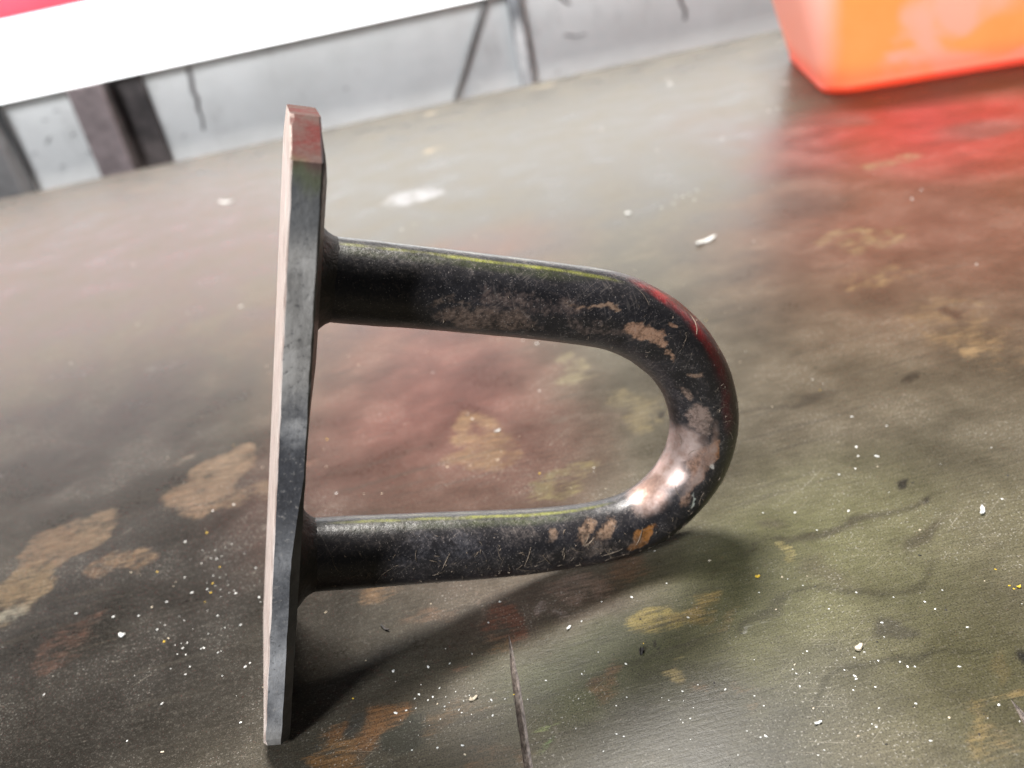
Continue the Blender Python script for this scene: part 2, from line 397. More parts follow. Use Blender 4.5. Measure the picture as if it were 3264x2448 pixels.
wA = wB + warp(PV, 7, .045, 9.0)
coat, bare = paint(PV[:, 0], PV[:, 1], [t[:6] + (t[6] * (.88 if t[8] >= .3 else 1),) + t[7:] for t in STAINS_AND_LIGHT], (.150, .134, .100), wA, wB)
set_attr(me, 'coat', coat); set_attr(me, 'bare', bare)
bt = link(bpy.data.objects.new('bench_top', me), bench)
for k, (L, R) in enumerate(grooves):
    gv, gf = [], []
    K = 6
    for i in range(len(L)):
        (xl, y), (xr, _) = L[i], R[i]
        w = xr - xl
        for a in range(K + 1):
            t = a / K
            prof = math.sin(math.pi * t) ** .6
            dep = min(.0017, w * .62) * prof
            rough_ = .0003 * noise.noise(Vector((a * 2.3, y * 500, k))) * (1 if 0 < a < K else 0) * min(1, w / .001)
            gv.append((xl + w * t, y, -dep + rough_ - (0.00002 if a in (0, K) else 0)))
    for i in range(len(L) - 1):
        for a in range(K):
            p = i * (K + 1) + a
            gf.append((p, p + 1, p + K + 2, p + K + 1))
    g = mesh_obj('saw_groove', gv, gf, M_groove, bench, offset=(0, 0, -BT))
    # normals of an open trough: make them look up
    for pl in g.data.polygons:
        pass
    g['label'] = ['tapered raw wood saw cut running out of the picture at the bottom', 'short dark saw cut at the right edge of the bench'][k]

# ------------------------------------------------------------------ background: wall, window, posts
WY = 1.476
def plaster():
    m = NT('white_plaster'); P = m.coords()
    n = m.noise(P, 5, 6, .6); n2 = m.noise(P, 45, 5, .6); n3 = m.noise(m.mapping(P, sc=(1, 1, .4)), 14, 4, .6)
    c = m.mix(m.ramp(n, .35, .65), (.80, .80, .785), (.93, .93, .92))
    c = m.mix(m.ramp(n3, .58, .74, 0, .5), c, (.50, .485, .475))
    c = m.mix(m.ramp(n2, .64, .72, 0, .55), c, (.25, .25, .25))
    m.set(Base_Color=c, Roughness=.9, Normal=m.bump(n2, .5, .004)); return m.mat
M_plaster = plaster()
M_whitewood = simple_mat('white_gloss_paint', (.86, .86, .84), .35, .03, 30, .1)
wall = mesh_obj('wall', *box_data(-2.2, 2.4, WY, WY + .12, -.45, .0940), M_plaster, offset=(0, WY, -.45))
wall.location = (0, WY, -.45)
tag(wall, 'low white cracked plaster wall behind the bench', 'wall')
M_crack = simple_mat('crack_dirt', (.22, .20, .20), .95, .2, 90)
def crack(points, w):
    v, f = [], []
    for i, (x, z) in enumerate(points):
        ww = w * (.5 + .8 * abs(noise.noise(Vector((x * 90, z * 90, 1))))) * (1 - .6 * i / len(points))
        v += [(x - ww, WY - .0015, z), (x, WY - .004, z + .001), (x + ww, WY - .0015, z), (x, WY + .002, z)]
    for i in range(len(points) - 1):
        a, b = i * 4, i * 4 + 4
        for k in range(4): f.append((a + k, a + (k + 1) % 4, b + (k + 1) % 4, b + k))
    return mesh_obj('crack', v, f, M_crack, wall, offset=(0, WY, -.45))
crack([(-.394, .086), (-.396, .066), (-.400, .050), (-.397, .036), (-.402, .022), (-.400, .008), (-.405, -.012)], .0060)
crack([(.396, .05), (.398, .024), (.404, .010), (.402, -.004)], .0055)
crack([(.205, .013), (.216, .009), (.226, .006), (.236, .008)], .0070)
crack([(.200, .075), (.215, .060), (.222, .055)], .0050)
rc_ = random.Random(4)
for k in range(9):
    x0, z0 = rc_.uniform(-.67, -.58), rc_.uniform(-.03, .075); dx = rc_.uniform(.006, .016); sl = rc_.uniform(-.3, .5)
    crack([(x0 + dx * t, z0 + sl * dx * t + rc_.uniform(-.002, .002)) for t in (0, .35, .7, 1)], rc_.uniform(.0012, .0028))

# the daylight window above the wall
win = empty('window', (0, WY, .088), 'overexposed white window with glowing panes above the low wall', 'window')
bevel(mesh_obj('sill', *box_data(-2.2, 2.4, WY - .033, WY + .115, .0945, .1005), M_whitewood, win, offset=(0, WY, .088)), .003)
m = NT('daylight_pane'); m.set(Base_Color=(1, 1, 1), Emission_Color=(.97, .99, 1.0), Emission_Strength=2.3, Roughness=.2)
M_pane = m.mat
mesh_obj('pane', *box_data(-2.2, 2.4, WY - .043, WY - .034, .0948, .420), M_pane, win, offset=(0, WY, .088))
m = NT('red_translucent_strip'); Pn = m.coords()
rc1 = m.mix(m.ramp(m.noise(Pn, 4, 3), .3, .7), (1.0, .22, .28), (1.0, .30, .36))
m.set(Base_Color=rc1, Roughness=.5)
tr_ = m.node('ShaderNodeBsdfTranslucent'); m.put(tr_.inputs['Color'], rc1)
mx_ = m.node('ShaderNodeMixShader'); mx_.inputs[0].default_value = .8
m.t.links.new(m.bsdf.outputs[0], mx_.inputs[1]); m.t.links.new(tr_.outputs[0], mx_.inputs[2]); m.t.links.new(mx_.outputs[0], m.out.inputs['Surface'])
rail = mesh_obj('red_rail', *box_data(-1.15, .80, -.004, .012, 0, .055), m.mat)
rail.location = (-1.1, WY - .064, .2035); bevel(rail, .003)
tag(rail, 'backlit red rail across the white window at the top left', 'rail')
# steel channel post: lit flange and shaded web painted in two tones
M_steel_lit = simple_mat('brown_steel_lit', (.20, .165, .172), .55, .2, 40, .2)
M_steel_shaded = simple_mat('brown_steel_shaded', (.090, .075, .074), .6, .25, 40, .2)
post = empty('steel_post', (-.54, WY - .05, -.45), 'brown steel angle post against the wall, left of the hook', 'post')
o = Vector((-.54, WY - .05, -.45))
bevel(mesh_obj('flange', *box_data(-.567, -.515, WY - .062, WY - .054, -.45, .0942), M_steel_lit, post, offset=o), .0015)
bevel(mesh_obj('web', *box_data(-.523, -.5155, WY - .0535, WY - .004, -.45, .0942), M_steel_shaded, post, offset=o), .0015)
bevel(mesh_obj('flange', *box_data(-.5150, -.468, WY - .012, WY - .003, -.45, .0942), M_steel_shaded, post, offset=o), .0015)
pier = mesh_obj('grey_panel', *box_data(-1.30, -.697, WY - .055, WY - .002, -.45, .0942), simple_mat('grey_board', (.17, .168, .172), .7, .25, 9, .3), offset=(-.95, WY, -.45))
pier.location = (-.95, WY, -.45); bevel(pier, .003)
tag(pier, 'dark grey panel against the wall at the left border', 'panel')

def tube(name, pts, r, mat, parent=None, n=14, offset=(0, 0, 0)):
    v, f = [], []
    N = len(pts)
    for i, p in enumerate(pts):
        p = Vector(p); a = Vector(pts[max(0, i - 1)]); b = Vector(pts[min(N - 1, i + 1)])
        T = (b - a).normalized(); U = T.cross(Vector((0, 1, 0.01))).normalized(); V_ = T.cross(U)
        rr = r[i] if isinstance(r, (list, tuple)) else r
        for k in range(n):
            an = 2 * math.pi * k / n
            v.append(p + U * math.cos(an) * rr + V_ * math.sin(an) * rr)
    for i in range(N - 1):
        for k in range(n):
            f.append((i * n + k, i * n + (k + 1) % n, (i + 1) * n + (k + 1) % n, (i + 1) * n + k))
    f.append(tuple(range(n - 1, -1, -1))); f.append(tuple((N - 1) * n + k for k in range(n)))
    return mesh_obj(name, v, f, mat, parent, True, offset)
M_galv = simple_mat('galvanised_pipe', (.24, .245, .26), .5, .15, 50, .1, spec=.6)
pipe = tube('upright_pipe', [(.130, WY - .02, -.45), (.130, WY - .02, -.2), (.130, WY - .02, .0942)], .0105, M_galv, offset=(.130, WY - .02, -.45))
pipe.location = (.130, WY - .02, -.45)
tag(pipe, 'upright grey metal pipe in front of the white wall', 'pipe')
rod = tube('leaning_rod', [(-.105, WY - .012, -.30), (-.02, WY - .012, -.108), (.010, WY - .012, -.043), (.091, WY - .012, .0942)], .0034, simple_mat('grey_rod', (.24, .235, .235), .5, .2, 40), offset=(-.105, WY - .012, -.30))
rod.location = (-.105, WY - .012, -.30)
tag(rod, 'thin grey rod leaning beside the upright pipe', 'rod')

# ------------------------------------------------------------------ orange tub
def tub_material(name, base, deep):
    m = NT(name); P = m.coords()
    n = m.noise(P, 9, 4, .6); sm = m.noise(m.mapping(P, rot=.6, sc=(1, 1, 1.6)), 8, 3, .5, 1.0)
    c = m.mix(m.ramp(n, .3, .7), base, deep)
    c = m.mix(m.ramp(sm, .50, .64, 0, .60), c, (.85, .50, .50))
    sp = m.node('ShaderNodeSeparateXYZ'); m.put(sp.inputs[0], P)
    c = m.mix(m.ramp(m.math('ADD', sp.outputs[0], m.math('MULTIPLY', sm, .02)), -.128, -.150, 0, .75), c, (.95, .66, .64))   # scuffs plus the window's pale reflection, painted on the left side
    c = m.mix(m.ramp(sp.outputs[2], .030, .003, 0, .75), c, (.95, .20, .12))                                               # thick red foot
    d = m.node('ShaderNodeBsdfTranslucent'); m.put(d.inputs['Color'], c)
    m.set(Base_Color=c, Roughness=.33, Specular_IOR_Level=.5, Normal=m.bump(n, .1, .002))
    mx = m.node('ShaderNodeMixShader'); mx.inputs[0].default_value = .58
    m.t.links.new(m.bsdf.outputs[0], mx.inputs[1]); m.t.links.new(d.outputs[0], mx.inputs[2])
    m.t.links.new(mx.outputs[0], m.out.inputs['Surface'])
    return m.mat
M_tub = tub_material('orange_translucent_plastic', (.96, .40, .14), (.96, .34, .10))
M_tubrim = tub_material('red_orange_plastic', (.95, .28, .15), (.92, .25, .14))
def rrect(w, d, r, n=7):
    pts = []
    for cx, cy, a0 in ((w/2 - r, -d/2 + r, -90), (w/2 - r, d/2 - r, 0), (-w/2 + r, d/2 - r, 90), (-w/2 + r, -d/2 + r, 180)):
        for i in range(n + 1):
            a = math.radians(a0 + 90 * i / n); pts.append((cx + r * math.cos(a), cy + r * math.sin(a)))
    return pts
def loft(rings):
    v, f = [], []
    n = len(rings[0])
    for rg in rings: v += rg
    for i in range(len(rings) - 1):
        for k in range(n): f.append((i * n + k, i * n + (k + 1) % n, (i + 1) * n + (k + 1) % n, (i + 1) * n + k))
    return v, f
TW, TD, TH, TF = .30, .22, .150, math.tan(math.radians(14.5))
def tub_ring(z, inset):
    g = 2 * (z * TF - inset)
    return [(x, y, z) for x, y in rrect(TW + g, TD + g, .028 + z * .10)]
tub_yaw = math.radians(-13)
ca, sa = math.cos(tub_yaw), math.sin(tub_yaw)
cx, cy = .320, .7415                                                # outer front-left base corner
ox = cx + ca * TW / 2 - sa * TD / 2; oy = cy + sa * TW / 2 + ca * TD / 2
tub = empty('plastic_tub', (ox, oy, 0.0005), 'bright orange translucent plastic tub at the back right of the bench', 'tub')
tub.rotation_euler.z = tub_yaw
rings = [tub_ring(.004, .010), tub_ring(.0012, .006), tub_ring(0, .0035)] if False else []
rings = [tub_ring(0, .008), tub_ring(.0015, .0035), tub_ring(.005, .0008), tub_ring(.012, 0)]
rings += [tub_ring(z, 0) for z in (.03, .06, .09, .12, TH)]
v, f = loft(rings); n = len(rings[0])
f.append(tuple(range(n - 1, -1, -1)))
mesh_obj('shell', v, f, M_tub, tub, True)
rim = [tub_ring(TH - .010, -.0005), tub_ring(TH - .010, -.010), tub_ring(TH - .002, -.012), tub_ring(TH + .002, -.009), tub_ring(TH + .002, .001)]
v, f = loft(rim); mesh_obj('rim', v, f, M_tubrim, tub, True)
foot = [tub_ring(.0, .0045), tub_ring(.0008, -.0004), tub_ring(.003, -.0010), tub_ring(.0050, -.0005), tub_ring(.0060, .001)]
v, f = loft(foot); mesh_obj('foot_ridge', v, f, M_tub, tub, True)

# ------------------------------------------------------------------ the iron hook (ring on a plate)
E = Vector((0.9269642, 0.1529707, -0.3425455)); N = Vector((-0.1767470, 0.9834793, -0.0391032)); Z = Vector((0.3309048, 0.0967912, 0.9386871)); O = Vector((-0.089665, 0.191245, 0.002313))
hook = empty('anchor_hook', (0, 0, 0), 'heavy black iron ring welded to a standing flat plate', 'hook')
hook.matrix_world = Matrix(((E.x, N.x, Z.x, O.x), (E.y, N.y, Z.y, O.y), (E.z, N.z, Z.z, O.z), (0, 0, 0, 1)))
PT, PW, PL = 0.00675, 0.05927, .1602

MARKS = [
    (0.0457, -0.00438, 0.01463, 0.0039, 0.0, 0.4, 0.62, (0.17, 0.12, 0.098), 'dust'),
    (0.05731, 0.00199, 0.01858, 0.00322, 0.0, 0.5, 0.45, (0.16, 0.115, 0.1), 'dust'),
    (0.07563, -0.00244, 0.01143, 0.00203, 0.0, 0.5, 0.5, (0.17, 0.125, 0.11), 'dust'),
    (0.03441, -0.00019, 0.006, 0.0012, 0.0, 0.5, 0.55, (0.18, 0.13, 0.1), 'chip'),
    (0.07392, 0.0029, 0.00697, 0.00057, 0.07, 0.3, 0.75, (0.36, 0.235, 0.16), 'chip'),
    (0.0926, -0.00073, 0.00521, 0.00195, 0.0, 0.35, 0.85, (0.46, 0.275, 0.185), 'chip'),
    (0.08588, -0.00055, 0.00335, 0.00116, 0.0, 0.35, 0.75, (0.42, 0.25, 0.17), 'chip'),
    (0.09705, 0.00362, 0.00118, 0.00092, 0.0, 0.3, 0.7, (0.42, 0.25, 0.17), 'chip'),
    (0.10033, -0.00211, 0.00291, 0.00092, 0.0, 0.35, 0.7, (0.4, 0.245, 0.165), 'chip'),
    (0.11142, -0.00058, 0.00216, 0.00108, 0.524, 0.4, 0.6, (0.33, 0.22, 0.16), 'chip'),
    (0.11718, -0.00671, 0.00354, 0.00163, 0.0, 0.4, 0.6, (0.3, 0.21, 0.165), 'chip'),
    (0.12814, -0.00602, 0.00583, 0.00361, 0.0, 0.4, 0.72, (0.28, 0.205, 0.175), 'dust'),
    (0.14058, -0.01122, 0.00849, 0.00481, 0.0, 0.4, 0.78, (0.34, 0.245, 0.205), 'dust'),
    (0.13949, -0.00144, 0.00481, 0.00198, 0.0, 0.4, 0.8, (0.34, 0.155, 0.07), 'chip'),
    (0.14617, -0.0042, 0.00856, 0.00371, 0.0, 0.4, 0.75, (0.32, 0.18, 0.12), 'dust'),
    (0.15403, -0.01203, 0.00862, 0.00575, 0.0, 0.45, 0.65, (0.3, 0.215, 0.195), 'dust'),
    (0.15664, -0.00244, 0.00576, 0.00144, 0.0, 0.4, 0.6, (0.28, 0.17, 0.12), 'chip'),
    (0.16925, -0.00958, 0.00867, 0.00376, 0.0, 0.5, 0.45, (0.24, 0.18, 0.16), 'dust'),
    (0.17639, -0.00096, 0.00433, 0.00216, 0.0, 0.4, 0.95, (0.42, 0.17, 0.035), 'chip'),
    (0.17991, 0.00116, 0.00317, 0.00202, 0.0, 0.3, 0.85, (0.3, 0.14, 0.055), 'chip'),
    (0.1882, -0.00628, 0.00573, 0.00229, 0.698, 0.4, 0.65, (0.33, 0.215, 0.145), 'chip'),
    (0.19467, -0.00721, 0.00398, 0.00228, 1.047, 0.4, 0.65, (0.33, 0.215, 0.145), 'chip'),
    (0.2062, -0.00774, 0.00253, 0.00169, 0.698, 0.4, 0.55, (0.3, 0.2, 0.14), 'chip'),
    (0.2159, -0.0071, 0.00836, 0.00362, 0.0, 0.5, 0.35, (0.13, 0.11, 0.1), 'dust'),
    (0.24004, -0.00558, 0.01628, 0.00543, 0.0, 0.6, 0.4, (0.085, 0.085, 0.1), 'dust'),  # bluish sheen of the lower bar, painted as a pale mark
    (0.19467, -0.00081, 0.01708, 0.00256, 0.0, 0.5, 0.4, (0.16, 0.125, 0.11), 'dust'),
    (0.15886, 0.00046, 0.00375, 0.00043, 0.175, 0.3, 0.85, (0.55, 0.6, 0.55), 'chip'),
    (0.14473, -0.00034, 0.00142, 0.00057, 0.524, 0.3, 0.85, (0.62, 0.6, 0.56), 'chip'),
    (0.141, -0.01226, 0.00836, 0.00617, -0.166, 0.5, 0.97, (1, 1, 1), 'steel'),
    (0.15428, -0.01359, 0.00758, 0.00629, -0.025, 0.5, 0.97, (1, 1, 1), 'steel'),
    (0.16679, -0.01401, 0.00755, 0.00635, -0.041, 0.5, 0.97, (1, 1, 1), 'steel'),
    (0.13957, -0.00227, 0.00744, 0.00168, -0.074, 0.6, 0.55, (1, 1, 1), 'steel'),
    (0.1509, -0.00339, 0.00646, 0.00171, -0.127, 0.6, 0.55, (1, 1, 1), 'steel'),
    (0.01744, 0.01258, 0.01092, 0.00058, 0.003, 0.7, 0.9, (0.27, 0.28, 0.045), 'spray_sheen'),
    (0.03694, 0.01231, 0.01156, 0.00059, -0.03, 0.7, 0.9, (0.27, 0.28, 0.045), 'spray_sheen'),
    (0.05616, 0.01194, 0.01062, 0.00061, -0.008, 0.7, 0.9, (0.27, 0.28, 0.045), 'spray_sheen'),
    (0.0713, 0.01153, 0.00727, 0.00063, -0.057, 0.7, 0.9, (0.27, 0.28, 0.045), 'spray_sheen'),
    (0.01744, 0.01043, 0.01092, 0.00116, 0.007, 0.9, 0.4, (0.08, 0.1, 0.018), 'spray_sheen'),
    (0.03694, 0.01022, 0.01156, 0.00119, -0.027, 0.9, 0.4, (0.08, 0.1, 0.018), 'spray_sheen'),
    (0.05616, 0.00987, 0.01062, 0.00122, -0.009, 0.9, 0.4, (0.08, 0.1, 0.018), 'spray_sheen'),
    (0.01744, 0.01629, 0.01092, 0.00046, 0.041, 0.8, 0.55, (0.3, 0.3, 0.24), 'spray_sheen'),  # grey top band: reflection of the surroundings put into the coat colour
    (0.03694, 0.01632, 0.01156, 0.00048, -0.036, 0.8, 0.55, (0.3, 0.3, 0.24), 'spray_sheen'),
    (0.05616, 0.01589, 0.01062, 0.00049, -0.007, 0.8, 0.55, (0.3, 0.3, 0.24), 'spray_sheen'),
    (0.07287, 0.01586, 0.00892, 0.0005, 0.003, 0.8, 0.55, (0.3, 0.3, 0.24), 'spray_sheen'),
    (0.25474, -0.01546, 0.0122, 0.00066, 3.137, 0.7, 0.9, (0.27, 0.28, 0.045), 'spray_sheen'),
    (0.23282, -0.01539, 0.01282, 0.00068, 3.14, 0.7, 0.9, (0.27, 0.28, 0.045), 'spray_sheen'),
    (0.21112, -0.01533, 0.01197, 0.00069, 3.137, 0.7, 0.9, (0.27, 0.28, 0.045), 'spray_sheen'),
    (0.19344, -0.0155, 0.00859, 0.00071, -3.112, 0.7, 0.9, (0.27, 0.28, 0.045), 'spray_sheen'),
    (0.25474, -0.01295, 0.0122, 0.00132, 3.135, 0.9, 0.4, (0.08, 0.1, 0.018), 'spray_sheen'),
    (0.23282, -0.01281, 0.01282, 0.00135, 3.136, 0.9, 0.4, (0.08, 0.1, 0.018), 'spray_sheen'),
    (0.21112, -0.01266, 0.01197, 0.00138, 3.134, 0.9, 0.4, (0.08, 0.1, 0.018), 'spray_sheen'),
    (0.25474, -0.01838, 0.0122, 0.00066, 3.123, 0.8, 0.5, (0.2, 0.2, 0.15), 'spray_sheen'),  # painted reflection along the top of the lower bar
    (0.23282, -0.01824, 0.01282, 0.00068, -3.136, 0.8, 0.5, (0.2, 0.2, 0.15), 'spray_sheen'),
    (0.21112, -0.01808, 0.01197, 0.00069, 3.121, 0.8, 0.5, (0.2, 0.2, 0.15), 'spray_sheen'),
    (0.09204, 0.01115, 0.00684, 0.00181, -0.211, 0.6, 0.95, (0.34, 0.01, 0.014), 'spray_sheen'),
    (0.10261, 0.00888, 0.00625, 0.00184, -0.213, 0.6, 0.95, (0.34, 0.01, 0.014), 'spray_sheen'),
    (0.11217, 0.00715, 0.00579, 0.00187, -0.143, 0.6, 0.95, (0.34, 0.01, 0.014), 'spray_sheen'),
    (0.11789, 0.00586, 0.00689, 0.00243, -0.125, 0.7, 0.8, (0.11, 0.008, 0.014), 'spray_sheen'),
    (0.1279, 0.00465, 0.00562, 0.00248, -0.117, 0.7, 0.8, (0.11, 0.008, 0.014), 'spray_sheen'),
]
def ring_material():
    m = NT('worn_black_paint_on_iron')
    uvn = m.node('ShaderNodeUVMap'); uvn.uv_map = 'along_around'
    U = uvn.outputs[0]                                              # u = metres along bar, v = metres around (0 faces the viewer)
    P = m.coords()
    coat = m.node('ShaderNodeAttribute', attribute_name='coat').outputs['Color']
    ba = m.node('ShaderNodeAttribute', attribute_name='bare')
    fine = m.noise(P, 900, 4, .7); mid = m.noise(P, 140, 4, .65); vf = m.noise(P, 2600, 1, .6)
    col = m.mix(1.0, coat, m.mix(m.ramp(mid, .3, .7), (.65, .65, .65), (1.35, 1.35, 1.35)), 'MULTIPLY')
    col = m.mix(m.ramp(vf, .55, .30, 0, .6), col, (.012, .011, .011))
    amt = m.math('ADD', ba.outputs['Alpha'], m.math('ADD', m.math('MULTIPLY', m.math('SUBTRACT', mid, .5), 1.3), m.math('MULTIPLY', m.math('SUBTRACT', fine, .5), .9)))
    chip = m.math('MULTIPLY', m.ramp(amt, .18, .84), m.ramp(ba.outputs['Alpha'], .03, .35))
    barec = m.mix(m.ramp(fine, .32, .68), m.mix(1.0, ba.outputs['Color'], (.42, .40, .39), 'MULTIPLY'), m.mix(1.0, ba.outputs['Color'], (1.0, .98, .95), 'MULTIPLY'))
    col = m.mix(chip, col, barec)
    # fine dust and short scratches everywhere
    col = m.mix(m.ramp(fine, .52, .76, 0, .55), col, (.13, .105, .095))
    for k, (r, s_) in enumerate(((1.15, 150), (-.75, 190))):
        sc = m.noise(m.aniso(U, r, 11, (k, k * 2, 0)), s_, 1, .4)
        f = m.math('MULTIPLY', m.ramp(sc, .62, .68), m.ramp(mid, .42, .58))
        col = m.mix(m.math('MULTIPLY', f, .17), col, (.28, .24, .21))
    col = m.mix(m.math('MULTIPLY', m.ramp(vf, .68, .75), .6), col, (.40, .36, .33))
    r = m.math('ADD', m.ramp(fine, .3, .75, .30, .46), m.math('MULTIPLY', chip, .06))
    stl = m.math('MULTIPLY', m.node('ShaderNodeAttribute', attribute_name='steel').outputs['Fac'], m.ramp(m.math('ADD', mid, m.math('MULTIPLY', fine, .4)), .44, .72, .75, 1.0))
    col = m.mix(stl, col, m.mix(m.ramp(mid, .35, .65), (.36, .235, .19), (.56, .44, .40)))
    r = m.math('ADD', m.math('MULTIPLY', r, m.math('SUBTRACT', 1.0, stl)), m.math('MULTIPLY', stl, .50))
    m.set(Base_Color=col, Roughness=r, Specular_IOR_Level=.48, Metallic=m.math('MULTIPLY', stl, .8))
    h = m.math('ADD', mid, m.math('ADD', m.math('MULTIPLY', fine, .35), m.math('MULTIPLY', chip, -.35)))
    m.set(Normal=m.bump(h, .35, .0007))
    return m.mat
M_ring = ring_material()

RC = [
    (0.00575, 0.12094, 0.01071),
    (0.0213, 0.12034, 0.01071),
    (0.04511, 0.11963, 0.01061),
    (0.06998, 0.11844, 0.01066),
    (0.08753, 0.11704, 0.01076),
    (0.0988, 0.11361, 0.01077),
    (0.10814, 0.10837, 0.01065),
    (0.11479, 0.10275, 0.01052),
    (0.12054, 0.09549, 0.01041),
    (0.12524, 0.08497, 0.01028),
    (0.12613, 0.07432, 0.01008),
    (0.12384, 0.06536, 0.00985),
    (0.11789, 0.0562, 0.00965),
    (0.10934, 0.04966, 0.00953),
    (0.09756, 0.04595, 0.00953),
    (0.08305, 0.04401, 0.00969),
    (0.0692, 0.04286, 0.00993),
    (0.04798, 0.04212, 0.01015),
    (0.02774, 0.04134, 0.0103),
    (0.00575, 0.04054, 0.0103),
]
def catmull(pts, sub):
    out = []
    n = len(pts)
    for i in range(n - 1):
        p0, p1, p2, p3 = pts[max(0, i - 1)], pts[i], pts[i + 1], pts[min(n - 1, i + 2)]
        for k in range(sub):
            t = k / sub
            out.append(tuple(.5 * (2 * b + (c - a) * t + (2 * a - 5 * b + 4 * c - d) * t * t + (3 * b - a - 3 * c + d) * t ** 3) for a, b, c, d in zip(p0, p1, p2, p3)))
    out.append(pts[-1]); return out
path = catmull(RC, 18)
def build_ring():
    NA = 110
    v, f, uv = [], [], []
    s = 0.0
    n = len(path)
    for i, (x, z, r) in enumerate(path):
        if i: s += math.hypot(x - path[i-1][0], z - path[i-1][1])
        a, b = path[max(0, i - 1)], path[min(n - 1, i + 1)]
        tx, tz = b[0] - a[0], b[1] - a[1]; l = math.hypot(tx, tz); tx /= l; tz /= l
        ox_, oz_ = -tz, tx                                          # points outwards for a path that starts at the top leg
        for k in range(NA + 1):
            an = 2 * math.pi * k / NA - math.pi
            w = 1 + .014 * noise.noise(Vector((s * 55, math.cos(an) * 1.2, math.sin(an) * 1.2))) + .006 * noise.noise(Vector((s * 190, math.cos(an) * 3, math.sin(an) * 3)))
            rr = r * w
            out = math.sin(an); side = -math.cos(an)                # an = 0 faces the viewer (local -y)
            v.append((x + ox_ * out * rr, side * rr, z + oz_ * out * rr)); uv.append((s, an * .0103))
    for i in range(n - 1):
        for k in range(NA):
            p = i * (NA + 1) + k
            f.append((p, p + 1, p + NA + 2, p + NA + 1))
    me = bpy.data.meshes.new('ring_bar'); me.from_pydata(v, [], f)
    ul = me.uv_layers.new(name='along_around')
    for lp in me.loops: ul.data[lp.index].uv = uv[lp.vertex_index]
    UV = np.array(uv); VP = np.array(v)
    wB = warp(VP[:, [0, 2, 1]] + VP[:, [1, 1, 1]] * .7, 170, .0022, 2.0) + warp(VP[:, [0, 2, 1]] + VP[:, [1, 1, 1]] * .7, 600, .0011, 6.0)
    items = [(u_, v_, a_, b_, r_, s_, m_, c_, 0.0 if k_ == 'spray_sheen' else .6) for (u_, v_, a_, b_, r_, s_, m_, c_, k_) in MARKS if k_ != 'steel']
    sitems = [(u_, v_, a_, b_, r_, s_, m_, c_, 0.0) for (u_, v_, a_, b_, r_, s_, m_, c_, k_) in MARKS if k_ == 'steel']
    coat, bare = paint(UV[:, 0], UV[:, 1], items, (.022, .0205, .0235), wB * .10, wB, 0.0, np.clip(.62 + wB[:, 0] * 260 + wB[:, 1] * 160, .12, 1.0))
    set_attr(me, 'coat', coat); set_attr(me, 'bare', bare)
    set_attr(me, 'steel', paint(UV[:, 0], UV[:, 1], sitems, (0.0, 0.0, 0.0), wB, wB)[0])
    bm = bmesh.new(); bm.from_mesh(me)
    bmesh.ops.recalc_face_normals(bm, faces=bm.faces); bm.to_mesh(me); bm.free()
    for pl in me.polygons: pl.use_smooth = True
    me.materials.append(M_ring)
    o = link(bpy.data.objects.new('ring_bar', me), hook)
    o['label'] = 'bent round bar with worn black paint, straw bits and rusty scuffs'
    return o
build_ring()

